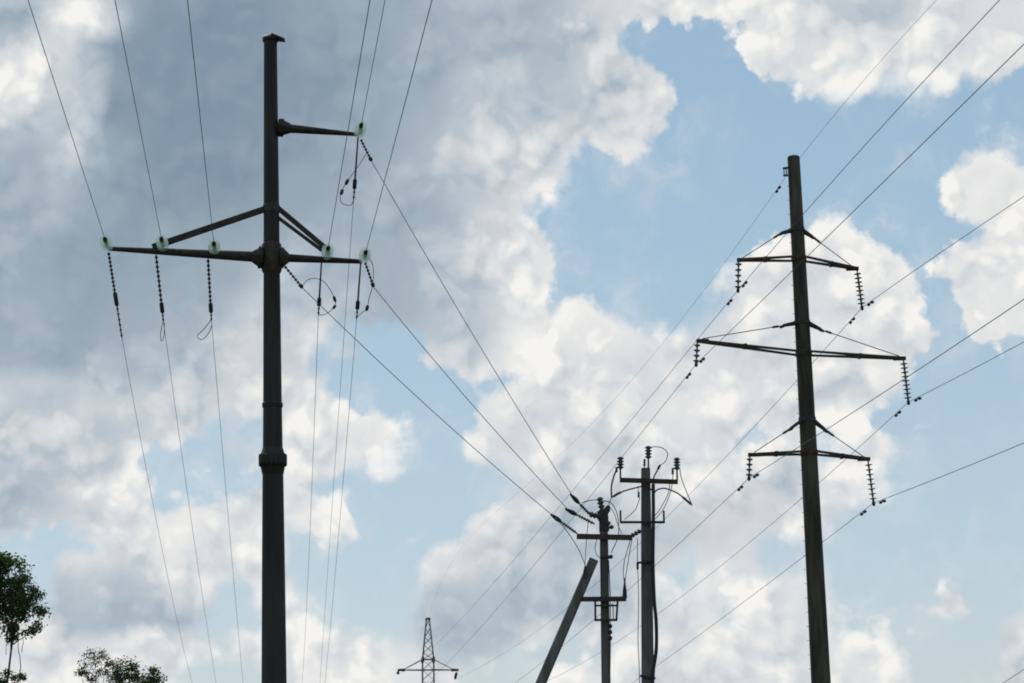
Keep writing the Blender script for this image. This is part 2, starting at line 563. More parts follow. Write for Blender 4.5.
def span(A, d, obs, far, deg=2, n=40):
    """a hanging wire from A along plan direction d: its height is fitted through the sight lines obs, then carried straight on to distance far"""
    A = Vector(A)
    d = Vector((d[0], d[1], 0)).normalized()
    S, Z = [0.0], [A.z]
    for x, y in obs:
        p = hit(x, y, A, d)
        S.append((p - A).dot(d))
        Z.append(p.z)
    wts = np.array([50.0] + [1.0] * len(obs))
    c = np.polyfit(S, Z, min(deg, len(obs)), w=wts)
    c[-1] = A.z
    smax = max(S)
    pts = []
    slope = np.polyval(np.polyder(c), smax)
    for i in range(n + 1):
        s = far * (i / n) ** 1.4
        z = np.polyval(c, s) if s <= smax else np.polyval(c, smax) + slope * (s - smax) + .0004 * (s - smax) ** 2
        q = A + d * s
        pts.append(Vector((q.x, q.y, z)))
    return pts


def ground_z(y):
    t = min(max((y - 64) / 90, 0), 1)
    return -14 * t * t * (3 - 2 * t)


# ------------------------------------------------------------------ the ground: level field, falling away behind the poles
bm = bmesh.new()
ys = [-3000, -800, -200, -60, 0, 30, 64] + [64 + 6 * i for i in range(1, 16)] + [200, 260, 400, 800, 2000, 6000]
xs = [-4000, -1200, -400, -150, -60, -20, 20, 60, 150, 400, 1200, 4000]
grid = [[bm.verts.new((x, y, ground_z(y))) for x in xs] for y in ys]
for i in range(len(ys) - 1):
    for j in range(len(xs) - 1):
        bm.faces.new((grid[i][j], grid[i][j + 1], grid[i + 1][j + 1], grid[i + 1][j]))
me = bpy.data.meshes.new('ground')
bm.to_mesh(me)
bm.free()
me.materials.append(gm)
ground = bpy.data.objects.new('ground', me)
col.objects.link(ground)
ground['kind'] = 'structure'

# ------------------------------------------------------------------ the steel tower on the left
YT = 44.0
UT = YT / F                                                   # metres per picture element at the tower


def axis_foot(x0, y0, x1, y1, Y):
    """foot on the ground of a post whose picture runs through x0,y0 and x1,y1"""
    for i in range(3000):
        y = y1 + i * .25
        p = at(x0 + (x1 - x0) * (y - y0) / (y1 - y0), y, Y)
        if p.z <= ground_z(Y):
            return p
    return p


top = at(270.4, 40, YT)
foot = axis_foot(270.4, 40, 274.1, 683, YT)
tower = thing('steel_tower', foot, 'tall dark steel monopole with one upper arm and a wide lower crossarm', 'power tower')


def on_axis(y):
    return at(270.4 + (274.1 - 270.4) * (y - 40) / 643, y, YT)


yf = to_px(foot)[1]
prof = [(40, 14), (120, 15), (210, 16.2), (300, 17.6), (395, 19), (452, 20.2), (474, 21.2), (560, 23), (683, 25), (yf, 28)]
p = MB()
rings = []
for y, w in prof:
    rings.append(p.ring(on_axis(y), Vector((1, 0, 0)), Vector((0, 1, 0)), w * UT / 2, w * UT / 2, 20))
p.skin(rings)
p.build('shaft', 'steel', tower)
p = MB()
p.skin([p.ring(on_axis(y), Vector((1, 0, 0)), Vector((0, 1, 0)), w * UT / 2, w * UT / 2, 20) for y, w in
        ((448, 20.4), (455, 25.0), (456, 27.6), (460.4, 28.4), (464, 28.0), (465, 25.6), (474, 21.8))])
for i in range(20):
    an = 2 * math.pi * i / 20
    o_ = Vector((math.cos(an), math.sin(an), 0)) * (13.2 * UT)
    p.lathe(on_axis(466.2) + o_, on_axis(454.4) + o_, [(0, .018), (.12, .03), (.88, .03), (1, .018)], 6)
p.build('flange_joint', 'steel', tower)
p = MB()
p.skin([p.ring(on_axis(y), Vector((1, 0, 0)), Vector((0, 1, 0)), w * UT / 2, w * UT / 2, 20) for y, w in
        ((402.5, 19.4), (403.5, 21.2), (406.5, 21.2), (408, 19.6))])
p.build('weld_ring', 'steel', tower)
p = MB()
p.skin([p.ring(on_axis(y), Vector((1, 0, 0)), Vector((0, 1, 0)), w * UT / 2, w * UT / 2, 20) for y, w in
        ((41.5, 16.4), (38.5, 17.2), (36.4, 13), (35, 8))])
p.bar(at(272, 36.8, YT), at(284.6, 40.2, YT), 15 * UT, 3.2 * UT, 9 * UT, 1.6 * UT)
p.build('top_cap', 'steel', tower)
p = MB()
p.skin([p.ring(on_axis(y), Vector((1, 0, 0)), Vector((0, 1, 0)), w * UT / 2, w * UT / 2, 20) for y, w in
        ((204.5, 16.2), (205.2, 17.6), (212.4, 17.6), (213, 16.4))])
p.build('brace_band', 'iron', tower)
PT = on_axis(258)
DT = (1, .12)


def tp(x, y):
    return hit(x, y, PT, DT)


def arm(root, tip, r0, r1, fl0, fl1, fr, facets=10):
    p = MB()
    p.tube([tp(*root), tp(*tip)], [r0 * UT, r1 * UT], facets)
    a = p.build('cross_arm', 'arm', tower)
    q = MB()
    A, B = tp(*fl0), tp(*fl1)
    q.lathe(A, B, [(0, fr * .86 * UT), (.10, fr * UT), (.46, fr * UT), (.50, fr * .80 * UT), (.62, fr * .74 * UT), (1, r0 * 1.05 * UT)], 8)
    q.build('arm_flange', 'arm', a, smooth=False)
    return a


arm((266, 257.4), (108.5, 248.6), 6.0, 2.3, (263.4, 257.3), (252.5, 256.6), 12.2)
arm((276, 257.4), (362, 261.6), 4.8, 2.4, (279.6, 257.6), (288.8, 258), 11.4)
arm((274, 127.2), (359, 134.6), 5.4, 1.9, (278, 127.4), (290, 128.3), 10.2)
p = MB()
p.skin([p.ring(on_axis(y), Vector((1, 0, 0)), Vector((0, 1, 0)), w * UT / 2, w * UT / 2, 16) for y, w in
        ((243, 17.2), (245, 20.4), (270.5, 20.8), (273, 17.8))])
p.build('arm_collar', 'arm', tower)
off = Vector((0, .16, 0))
for (a, b, w) in (((265, 209), (152.5, 247.2), 5.6), ((278, 208), (328, 250), 4.6), ((278, 217.5), (322, 250.5), 3.2)):
    MB().bar(tp(*a), tp(*b), w * UT, w * UT).build('brace', 'arm', tower)

# insulator strings that face the camera: glass discs end on, each string its own thing
NEAR_M = (-.13, 1)
FAR_M = (-.113, 1)
near_px = [  # arm point, second sight of the wire at the top edge, label bits
    ((107.5, 247), (106, 240), (28, 0), 'at the outer left end of the lower tower arm'),
    ((163, 247), (160.5, 240), (115, 0), 'beside the foot of the left brace on the lower tower arm'),
    ((214.5, 250), (212.5, 243), (187.5, 0), 'midway between left brace foot and tower shaft'),
    ((327, 255), (325, 248), (370, 0), 'at the foot of the two right braces on the tower arm'),
    ((364, 259), (366, 254), (432, 0), 'at the outer right end of the lower tower arm'),
    ((359.5, 134), (361, 127), (385, 0), 'at the tip of the single upper tower arm'),
]
wire_names = ['outermost left', 'second from the left', 'third from the left', 'fourth from the left', 'sixth from the left', 'fifth from the left']


def glass_string(a, b, n, label, group, mat='glass', dia=.275, first=.14, clamp=True, thin=False, cat='insulator'):
    t = thing('insulator_string', a, label, cat, group)
    ax = (b - a).normalized()
    Lg = (b - a).length
    MB().tube([a, b], .022, 6).build('link_rod', 'iron', t)
    st = (Lg - first * 2) / max(n - 1, 1)
    for i in range(n):
        c = a + ax * (first + st * i)
        if thin:
            MB().lathe(c - ax * .018, c + ax * .022, [(0, .03), (.1, dia * .34), (.45, dia * .5), (.65, dia * .5), (1, .04)], 14).build('disc', mat, t)
            MB().lathe(c + ax * .0, c + ax * .085, [(0, .034), (.9, .032), (1, .02)], 8).build('cap', 'galv', t)
            continue
        MB().lathe(c - ax * .045, c + ax * .065, [(0, .03), (.05, dia * .30), (.22, dia * .5), (.36, dia * .5), (.50, dia * .40), (.62, .055), (.98, .045)], 16).build('disc', mat, t)
        MB().lathe(c + ax * .010, c + ax * .085, [(0, .050), (.2, .052), (.8, .046), (1, .03)], 10).build('cap', 'iron', t)
    if clamp:
        MB().lathe(b - ax * .07, b + ax * .09, [(0, .02), (.3, .05), (.8, .045), (1, .02)], 8).build('clamp', 'iron', t)
    return t


near_ends = []
for i, (arm_px, s_px, t_px, where) in enumerate(near_px):
    a = tp(*arm_px)
    d = Vector((-NEAR_M[0], -1, 0)).normalized()
    far_p = hit(t_px[0], t_px[1], a, d)
    dirw = (far_p - a).normalized()
    b = a + dirw * .80
    glass_string(a, b, 4, 'pale green glass insulator ' + where, 'glass insulator strings facing the camera')
    pts = span(b, d, [t_px], 75, deg=1)
    w = MB().tube(pts, .0070, 6).build('power_line', 'wire')
    tag(w, 'wire rising from insulator ' + where, 'wire', 'wires coming over the camera to the steel tower')

# rod insulators on the far side of the tower, and the wires running on down the hill
far_px = [  # rod top, rod bottom, clamp start share, sights of the wire, beads
    ((108.5, 252), (122, 338), .46, [(143, 450), (160, 540), (192, 683)], True, 'outermost left'),
    ((156, 255), (163.5, 322), .70, [(180, 440), (194, 540), (216, 683)], True, 'second from left'),
    ((208, 259), (211.5, 321), .70, [(222, 440), (230, 540), (243, 683)], True, 'third from left'),
    ((321.4, 263), (318.4, 315), .66, [(314, 440), (309.5, 540), (302, 683)], False, 'right of the tower shaft under the brace foot'),
    ((360.6, 264), (356.6, 319), .66, [(347, 440), (338, 540), (325, 683)], False, 'under the right end of the lower arm'),
    ((358, 137), (353.6, 200), .66, [(343, 342), (330, 540), (320, 683)], False, 'under the tip of the upper arm'),
]


def rod_insulator(a, b, c0, beads, label, group, r=.022, nb=10):
    t = thing('rod_insulator', a, label, 'insulator', group)
    ax = b - a
    p = MB()
    if beads:
        prof = [(0, r * .8)]
        for i in range(nb):
            s = (i + .5) / nb * c0
            h = c0 / nb
            prof += [(s - h * .32, r * .75), (s - h * .1, r * 1.7), (s + h * .16, r * 1.7), (s + h * .3, r * .75)]
        prof.append((c0, r * .8))
        p.lathe(a, a + ax, prof, 10)
    else:
        p.lathe(a, b, [(0, r * .8), (c0, r)], 8)
    p.build('ribbed_rod' if beads else 'rod', 'polymer', t)
    c1 = c0 + .17
    MB().lathe(a, b, [(c0, r), (c0 + .02, r * 2.2), (c1 - .02, r * 2.2), (c1, r)], 8).build('clamp', 'iron', t)
    p = MB()
    n = 6 if c0 < .6 else 2
    prof = [(c1, r * .7)]
    for i in range(n):
        s = c1 + (1 - c1) * (i + .5) / n
        prof += [(s - .2 * (1 - c1) / n, r * .7), (s, r * 1.5), (s + .2 * (1 - c1) / n, r * .7)]
    prof.append((1, r * .5))
    p.lathe(a, b, prof, 8).build('shackle', 'iron', t)
    return t


for i, (a_, b_, c0, obs, beads, where) in enumerate(far_px):
    a = tp(*a_)
    b = at(b_[0], b_[1], a.y + .9)
    kind = 'long beaded rod insulator hanging ' if c0 < .5 else ('shorter beaded rod insulator hanging ' if beads else 'smooth thin rod insulator hanging ')
    rod_insulator(a, b, c0, beads, kind + where + (' on the left lower tower arm' if beads else ' of the steel tower' if i == 5 else ''), 'rod insulators on the far side of the steel tower')
    pts = span(b, FAR_M, obs, 130)
    w = MB().tube(pts, .0058, 6).build('power_line', 'wire')
    tag(w, 'faint downhill wire from the rod insulator ' + where, 'wire', 'wires running on behind the steel tower')

# the three branch wires down to the thin pole
YP = 50.0
UP = YP / F
branch = [
    ((360.6, 139), (371.5, 161), [(380.4, 180), (474, 340), (550, 463)], (573.5, 497.5), (592.4, 517), 49.6, 'from the upper tower arm tip', 'topmost'),
    ((365, 262), (373.6, 287), [(414, 340), (447.8, 380), (550, 491)], (569.5, 511), (594.6, 524), 49.7, 'from the right end of the lower tower arm', 'middle'),
    ((284.5, 266), (302.6, 288), [(353, 340), (399, 380), (545, 508)], (554.5, 517), (577.2, 533.5), 49.8, 'from beside the tower shaft', 'lowest'),
]
for a_, s_, obs, e_, ins_, Ye, where, which in branch:
    a = tp(*a_)
    b = at(s_[0], s_[1], a.y + .35)
    e = at(e_[0], e_[1], Ye)
    g_ = at(ins_[0], ins_[1], YP - .1)
    rod_insulator(a, b, .82, True, 'short insulator slanting towards the thin pole ' + where, 'slanting insulators of the three branch wires', .020, 6)
    d = (e - b)
    dist = Vector((d.x, d.y, 0)).length
    pts = [b.lerp(e, i / 24) + Vector((0, 0, -.12 * 4 * (i / 24) * (1 - i / 24))) for i in range(25)]
    w = MB().tube(pts, .0086, 6).build('branch_line', 'wire')
    tag(w, which + ' branch wire to the thin pole ' + where, 'wire', 'branch wires from the tower to the thin pole')
    MB().lathe(e.lerp(g_, -.18), e.lerp(g_, .32), [(0, .02), (.3, .045), (.6, .06), (.8, .05), (1, .02)], 8).build('dead_end_clamp', 'iron', w)
    p = MB()
    prof = [(.28, .02)]
    for j in range(6):
        s = .40 + j * .095
        prof += [(s - .03, .022), (s - .01, .042), (s + .02, .042), (s + .035, .022)]
    prof.append((1, .02))
    p.lathe(e, g_, prof, 8).build('tension_insulator', 'polymer', w)


def loop(name, pxs, Y, r, label, group=None, cat='jumper wire', mat='wire', dY=None):
    pts = [at(x, y, Y + (dY[i] if dY else .25 * math.sin(math.pi * i / (len(pxs) - 1)))) for i, (x, y) in enumerate(pxs)]
    o = MB().tube(spline(pts), r, 6).build(name, mat)
    return tag(o, label, cat, group)


JG = 'jumper loops on the steel tower'
j = loop('jumper_loop', [(366, 154), (357, 168), (346.7, 182), (341.5, 192), (340.4, 199), (343, 204), (351, 205), (353.4, 200)], YT + .7, .009, 'drooping jumper wire below the upper tower arm tip', JG)
for px in (((348.4, 179), (345.4, 185)), ((342.6, 189), (340.9, 195))):
    MB().lathe(at(*px[0], YT + .85), at(*px[1], YT + .85), [(0, .015), (.2, .04), (.8, .04), (1, .015)], 8).build('connector', 'iron', j)
j = loop('jumper_loop', [(302.5, 286), (307, 280.4), (314, 278.4), (322.6, 280.8), (329.6, 288.6), (334.6, 299), (335.2, 305), (330.4, 311), (324, 314.6), (319, 315)], YT + .8, .0085, 'round jumper loop just right of the tower shaft below the arm', JG)
for px in (((333.6, 296), (335.6, 302)), ((335.6, 305), (333, 309))):
    MB().lathe(at(*px[0], YT + 1.0), at(*px[1], YT + 1.0), [(0, .015), (.2, .035), (.8, .035), (1, .015)], 8).build('connector', 'iron', j)
j = loop('jumper_loop', [(372.5, 287), (369.4, 297), (367, 308), (361.5, 313), (357, 317)], YT + 1.2, .009, 'short jumper wire hanging at the right end of the lower tower arm', JG)
MB().lathe(at(367.8, 305, YT + 1.4), at(366.4, 311, YT + 1.4), [(0, .015), (.2, .04), (.8, .04), (1, .015)], 8).build('connector', 'iron', j)
loop('jumper_loop', [(369, 258), (372.4, 264), (373.6, 274), (372.6, 284)], YT + .9, .009, 'small bow of wire outside the right end of the lower tower arm', JG)
loop('jumper_loop', [(162.8, 322), (160.6, 334), (161.4, 341), (164, 336), (164.4, 323)], YT + .7, .009, 'narrow wire loop under the second rod insulator from the left', JG)
loop('jumper_loop', [(211, 320), (204, 329), (197, 336), (202, 339.5), (208, 334), (212, 325)], YT + .75, .009, 'open wire loop under the third rod insulator from the left', JG)

# ------------------------------------------------------------------ the tall concrete pole on the right
YR = 57.0
UR = YR / F
foot = axis_foot(793.5, 157, 821, 683, YR)
pole = thing('concrete_tower', foot, 'tall tapering concrete pole with three pairs of steel crossarms on the right', 'power pole')


def r_axis(y):
    return at(793.5 + 27.5 * (y - 157) / 526, y, YR)


yf = to_px(foot)[1]
p = MB()
ex, ey = Vector((1, 0, 0)), Vector((0, 1, 0))
p.skin([p.ring(r_axis(y), ex, ey, w * UR / 2, w * UR / 2, 24) for y, w in ((156.4, 10.8), (157.4, 12.8), (250, 14.4), (350, 15.6), (450, 16.8), (570, 18), (683, 19.4), (yf, 21))])
p.build('shaft', 'concrete', pole)
PR = r_axis(345)
DR = (1, .115)
n_peg = 0
for i in range(36):
    y = 172 + i * 14.2
    c = r_axis(y)
    w = (12.8 + (y - 157) * .0125) * UR / 2
    MB().tube([c + Vector((-w * .8, -.03, 0)), c + Vector((-w - .055, -.03, 0)), c + Vector((-w - .06, -.03, .025))], .007, 5).build('step_bolt', 'iron', pole)


def rp(x, y, back=0.0):
    return hit(x, y, PR + Vector((0, back, 0)), DR)


tiers = [  # y on shaft, left tip, right tip, y of the stay band, left bracket tip, right bracket tip
    (258.5, (739, 260), (856.5, 268.6), 230, (781, 233.2), (812.6, 237)),
    (353.2, (698.5, 341), (903.6, 358.4), 322.5, (783, 325.6), (821, 329.6)),
    (452.6, (750.2, 454.8), (868, 459), 419.5, (790.5, 428.6), (826, 430.6)),
]
for y, tl, tr, yb, bl, br in tiers:
    c = r_axis(y)
    w = (12.8 + (y - 157) * .0125) * UR / 2
    MB().lathe(c + Vector((0, 0, -.07)), c + Vector((0, 0, .07)), [(0, w + .012), (0, w + .026), (1, w + .026), (1, w + .012)], 24).build('arm_band', 'rust', pole)
    c2 = r_axis(yb)
    w2 = (12.8 + (yb - 157) * .0125) * UR / 2
    MB().lathe(c2 + Vector((0, 0, -.06)), c2 + Vector((0, 0, .06)), [(0, w2 + .012), (0, w2 + .024), (1, w2 + .024), (1, w2 + .012)], 24).build('stay_band', 'iron', pole)
    for tip, bk, sgn in ((tl, bl, -1), (tr, br, 1)):
        T = rp(*tip)
        p = MB()
        for back in (-1, 1):
            root = c + Vector((sgn * w * .5, back * (w + .07), 0))
            tipb = T + Vector((0, back * .04, 0))
            p.bar(root, tipb, .04, .062, .06, .085)
        p.bar(T + Vector((-.30 * sgn, 0, .0)), T + Vector((.06 * sgn, 0, 0)), .12, .10)
        a = p.build('cross_arm', 'rust', pole)
        mid = c.lerp(T, .56)
        ww = (w + .07) * .44 + .04 * .56
        MB().bar(mid + Vector((0, -ww, 0)), mid + Vector((0, ww, 0)), .09, .12).build('batten', 'rust', a)
        B = rp(*bk)
        p = MB()
        for back in (-1, 1):
            p.bar(c2 + Vector((sgn * w2 * .55, back * w2 * .8, 0)), B + Vector((0, back * .02, 0)), .045, .075)
        p.lathe(B + Vector((-sgn * .08, 0, .02)), B + Vector((sgn * .10, 0, -.06)), [(0, .03), (.5, .05), (1, .03)], 8)
        b = p.build('stay_bracket', 'iron', pole)
        end = T + Vector((-.12 * sgn, 0, .07))
        q = MB().tube([B, end], .013, 6)
        t1 = B.lerp(end, .05)
        q.lathe(t1, B.lerp(end, .05) + (end - B).normalized() * .22, [(0, .02), (.2, .035), (.8, .035), (1, .02)], 8)
        q.build('stay_rod', 'iron', pole)
p = MB()
tb = r_axis(168)
p.bar(tb + Vector((-.12, -.05, 0)), tb + Vector((-.34, -.05, -.02)), .05, .06)
p.bar(tb + Vector((-.31, -.05, 0)), tb + Vector((-.31, -.05, -.24)), .022, .022)
p.bar(tb + Vector((-.24, -.05, 0)), tb + Vector((-.24, -.05, -.24)), .022, .022)
p.bar(tb + Vector((-.34, -.05, -.24)), tb + Vector((-.20, -.05, -.24)), .05, .05)
p.build('earth_wire_bracket', 'iron', pole)

# its suspended insulators and the seven wires, each running on to the lattice tower far off
YL = 240.0
LD = Vector((-.105, 1, 0)).normalized()
SG = 'insulator strings hanging from the concrete pole'
WG = 'wires running past the concrete pole to the lattice tower'
strings = [  # top, bottom, discs, near sights, far sights, near dampers, far dampers, label
    ((738.6, 261), (738, 290), 5, [(752, 277), (803, 211), (872, 140), (999, 0)], [(731, 293.5), (693, 340), (572, 491), (512, 566), (437, 641)], 'upper left', 'five dark discs under the left tip of the top crossarm'),
    ((857.0, 269.6), (862, 307.5), 8, [(870, 302), (940, 253), (1023, 197)], [(853, 317), (823, 352), (797, 381), (687, 495), (560, 616), (500, 654)], 'upper right', 'eight discs under the right tip of the top crossarm'),
    ((697.4, 342), (696.2, 364), 4, [(703, 357), (719, 341), (792, 272), (822, 242), (1023, 45)], [(690, 373), (623, 457), (550, 546), (512, 590), (449, 662)], 'middle left', 'four dark discs under the left end of the longest crossarm'),
    ((903.4, 359.4), (908.4, 402), 9, [(917, 399), (970, 370), (1024, 342)], [(900, 411.5), (823, 481), (800, 500), (658, 612), (573, 669)], 'middle right', 'nine discs under the right end of the longest crossarm'),
    ((749.8, 456), (749, 478), 4, [(757, 474), (822, 432), (912, 374), (1023, 300)], [(742, 487), (658, 563), (591, 622), (515, 683)], 'lower left', 'four dark discs under the left tip of the lowest crossarm'),
    ((868, 460.4), (873.6, 503), 8, [(882, 500.5), (950, 473), (1024, 443)], [(865, 511), (824, 540), (804, 557), (662, 662)], 'lower right', 'eight discs under the right tip of the lowest crossarm'),
]


lat_end = {'upper left': at(397.6, 675, YL), 'upper right': at(455, 680, YL), 'middle left': at(382, 708, YL), 'middle right': at(474, 708, YL),
           'lower left': at(397.6, 736, YL), 'lower right': at(458.6, 736, YL)}


def span_to(A, B, obs, n=48):
    """a hanging wire from A to B, its sag (a cubic along the span) fitted to the sight lines obs"""
    A, B = Vector(A), Vector(B)
    d = Vector((B.x - A.x, B.y - A.y, 0))
    Ld = d.length
    d.normalize()
    rows, rhs = [], []
    for x, y in obs:
        p = hit(x, y, A, d)
        s_ = (p - A).dot(d) / Ld
        if 0 < s_ < 1:
            wt = F / p.y
            rows.append([s_ * (1 - s_) * wt, s_ * (1 - s_) * (1 - 2 * s_) * wt])
            rhs.append((p.z - A.z - (B.z - A.z) * s_) * wt)
    k_ = np.linalg.lstsq(np.array(rows), np.array(rhs), rcond=None)[0]
    out_ = []
    for i in range(n + 1):
        s_ = (i / n) ** 1.5
        q = A.lerp(B, s_)
        q.z += s_ * (1 - s_) * (k_[0] + k_[1] * (1 - 2 * s_))
        out_.append(q)
    print('span', [round(float(v), 2) for v in k_], [tuple(round(v) for v in to_px(q)) for q in out_[::8]])
    return out_


def damper(c, t, parent):
    """vibration damper: two weights on a short rod clamped under the wire"""
    p = MB()
    p.bar(c, c + Vector((0, 0, -.06)), .03, .03, up=(1, 0, 0))
    o = c + Vector((0, 0, -.06))
    p.tube([o - t * .24, o, o + t * .24], .010, 5)
    for s in (-1, 1):
        p.lathe(o + t * s * .13, o + t * s * .27, [(0, .02), (.15, .044), (.8, .04), (1, .02)], 8)
    p.build('vibration_damper', 'iron', parent)


def nudge(pts, dist):
    acc_ = 0
    for a, b in zip(pts, pts[1:]):
        l = (b - a).length
        if acc_ + l >= dist:
            return a.lerp(b, (dist - acc_) / l), (b - a).normalized()
        acc_ += l
    return pts[-1], (pts[-1] - pts[-2]).normalized()


for tpx, bpx, nd, nobs, fobs, nm, lab in strings:
    a = rp(*tpx)
    b = at(bpx[0], bpx[1], a.y - (0.12 if nd < 6 else 0.0))
    glass_string(a, b, nd, lab, SG, 'greyglass', .225 if nd > 6 else .185, .13 if nd > 6 else .10, True, True)
    near = span(b, -LD, nobs, 95)
    far = span_to(b, lat_end[nm], fobs)
    pts = near[::-1] + far[1:]
    w = MB().tube(pts, .0088, 6).build('power_line', 'wire')
    tag(w, nm + ' phase wire clamped below the ' + ('top' if nm[0] == 'u' else 'longest' if nm[0] == 'm' else 'lowest') + ' crossarm of the concrete pole', 'wire', WG)
    for pl, dd in ((near, .9), (far, 1.15)):
        c, t = nudge(pl, dd)
        damper(c, t, w)
a = r_axis(168) + Vector((-.27, -.05, -.27))
near = span(a, -LD, [(800, 156), (870, 74), (936, 0)], 95)
far = span_to(a, at(427.9, 618.6, YL), [(779, 183), (727, 260), (677, 325)])
w = MB().tube(near[::-1] + far[1:], .0048, 6).build('earth_line', 'wire')
tag(w, 'thinnest wire passing the very top of the concrete pole', 'wire', WG)
c, t = nudge(far, 1.0)
damper(c, t, w)
low = MB().tube([at(1180, 559, 62).lerp(at(900, 744, 118), i / 20) + Vector((0, 0, -.3 * 4 * i / 20 * (1 - i / 20))) for i in range(21)], .013, 6).build('power_line', 'wire')
tag(low, 'short stretch of wire crossing the lower right corner by itself', 'wire')

# ------------------------------------------------------------------ lattice tower far off
UL = YL / F
lat = thing('lattice_tower', Vector((at(428.5, 690, YL).x, YL, ground_z(YL))), 'small far-off steel lattice tower with a pointed top and one visible crossarm', 'power tower')


def lp(x, y, dy=0.0):
    return at(x, y, YL + dy)


half_w = [(618.8, 1.5), (659.5, 5.5), (690, 5.7), (745, 7.2)]
zb = ground_z(YL)
yb_ = 780 - (zb - 1.6) / YL * F
half_w.append((yb_, 18))
cx = lambda y: 427.9 + (y - 618) * .006


def hw(y):
    for (y0, w0), (y1, w1) in zip(half_w, half_w[1:]):
        if y <= y1:
            return w0 + (w1 - w0) * (y - y0) / (y1 - y0)
    return half_w[-1][1]


def corner(y, sx, sy):
    c = lp(cx(y), y)
    return c + Vector((sx * hw(y) * UL, sy * hw(y) * UL, 0))


for sx in (-1, 1):
    for sy in (-1, 1):
        p = MB()
        for (y0, _), (y1, _) in zip(half_w, half_w[1:]):
            p.bar(corner(y0, sx, sy), corner(y1, sx, sy), .12, .12, up=(0, 1, 0))
        p.build('leg', 'galv', lat)
p = MB()
lv = [618.8, 628, 637, 645, 653, 659.5, 670, 680, 690, 702, 716, 730, 745]
y = 745
while y < yb_ - 6:
    y += hw(y) * 2.0
    lv.append(min(y, yb_))
for y0, y1 in zip(lv, lv[1:]):
    for s in (-1, 1):
        for a0, a1 in (((-1, s), (1, s)), ((1, s), (-1, s)), ((s, -1), (s, 1)), ((s, 1), (s, -1))):
            p.bar(corner(y0, *a0), corner(y1, *a1), .045, .045)
    if y0 in (659.5, 670, 690, 702, 730):
        for a0, a1 in (((-1, -1), (1, -1)), ((-1, 1), (1, 1)), ((-1, -1), (-1, 1)), ((1, -1), (1, 1))):
            p.bar(corner(y0, *a0), corner(y0, *a1), .10, .10)
p.build('lattice_bracing', 'galv', lat)
MB().lathe(lp(427.9, 619.6), lp(427.9, 617.6), [(0, .34), (.5, .36), (1, .2)], 8).build('peak_cap', 'iron', lat)
for ya, ext in ((670, 30.5), (702, 46), (730, 30.5)):
    for s in (-1, 1):
        tip = lp(cx(ya) + s * ext, ya)
        p = MB()
        for sy in (-1, 1):
            p.bar(corner(ya, s, sy), tip, .12, .12)
            p.bar(corner(ya - 10.5, s, sy), tip.lerp(corner(ya, s, sy), .18), .06, .06)
        for k_ in (.25, .5, .72):
            p.bar(corner(ya, s, -1).lerp(tip, k_), corner(ya, s, 1).lerp(tip, k_ + .12), .06, .06)
        p.bar(tip.lerp(lp(cx(ya), ya), .24), tip, .30, .34, .22, .26)
        p.build('cross_arm', 'galv', lat)
for s in (-1, 1):
    MB().bar(corner(662, s, -1), corner(657.5, s, 1), .30, .32).build('gusset', 'iron', lat)
for (x, y), (x2, y2), lab in (((398.4, 671), (397.6, 674.5), 'left'), ((456.6, 672), (455, 679.5), 'right')):
    o = MB().lathe(lp(x, y), lp(x2, y2), [(0, .05), (.2, .16), (.8, .16), (1, .05)], 8).build('insulator_string', 'iron')
    tag(o, 'tiny dark insulator hanging from the ' + lab + ' crossarm tip of the far lattice tower', 'insulator', 'insulators of the far lattice tower')

# ------------------------------------------------------------------ thin pole with a leaning strut
foot = axis_foot(603.6, 515, 606, 683, YP)
thin = thing('branch_pole', foot, 'thin pole with one crossarm and a small switch frame, propped by a leaning post', 'utility pole')


def q_(x, y, dy=0.0):
    return at(x, y, YP + dy)


def n_axis(y):
    return q_(603.6 + 2.4 * (y - 515) / 168, y)


def square_post(p, ax, rows, U):
    rings = []
    for y, w in rows:
        c = ax(y)
        h = w * U / 2
        k_ = h * .72
        rings.append([p.bm.verts.new(c + Vector(o)) for o in ((-h, -k_, 0), (-k_, -h, 0), (k_, -h, 0), (h, -k_, 0), (h, k_, 0), (k_, h, 0), (-k_, h, 0), (-h, k_, 0))])
    p.skin(rings)


yf = to_px(foot)[1]
p = MB()
square_post(p, n_axis, [(511, 8.0), (560, 8.3), (683, 8.8), (yf, 9.4)], UP)
p.build('post', 'dullconcrete', thin)


def ribbed(a, b, r, n, core=.4):
    prof = [(0, r * core)]
    for i in range(n):
        s = (i + .5) / n
        prof += [(s - .34 / n, r * core), (s - .08 / n, r), (s + .14 / n, r * .95), (s + .30 / n, r * core)]
    prof.append((1, r * core))
    return MB().lathe(a, b, prof, 12)


ribbed(q_(602.6, 512), q_(599.4, 497.4), 3.7 * UP, 4, .6).build('pin_insulator', 'porcelain', thin)
p = MB()
p.bar(q_(603.4, 510.0), q_(604.2, 531), 8.6 * UP, 9.2 * UP, 9.8 * UP, 9.8 * UP, up=(0, 1, 0))
p.bar(q_(598.6, 519, -.1), q_(610.4, 524, -.1), .08, 3.4 * UP)
p.bar(q_(597.4, 513.6, -.1), q_(604, 512.6, -.1), .1, 4.4 * UP)
p.build('pole_top_bracket', 'iron', thin)
ribbed(q_(600.5, 517, -.12), q_(589.6, 514, -.2), 3.3 * UP, 3, .62).build('side_insulator', 'porcelain', thin)
ribbed(q_(606.4, 528, .05), q_(613.4, 526.8, .1), 2.4 * UP, 2, .6).build('side_insulator', 'porcelain', thin)
MB().lathe(q_(606, 513, .1), q_(608.4, 505.4, .1), [(0, .06), (.4, .085), (.8, .06), (1, .03)], 8).build('top_clamp', 'iron', thin)
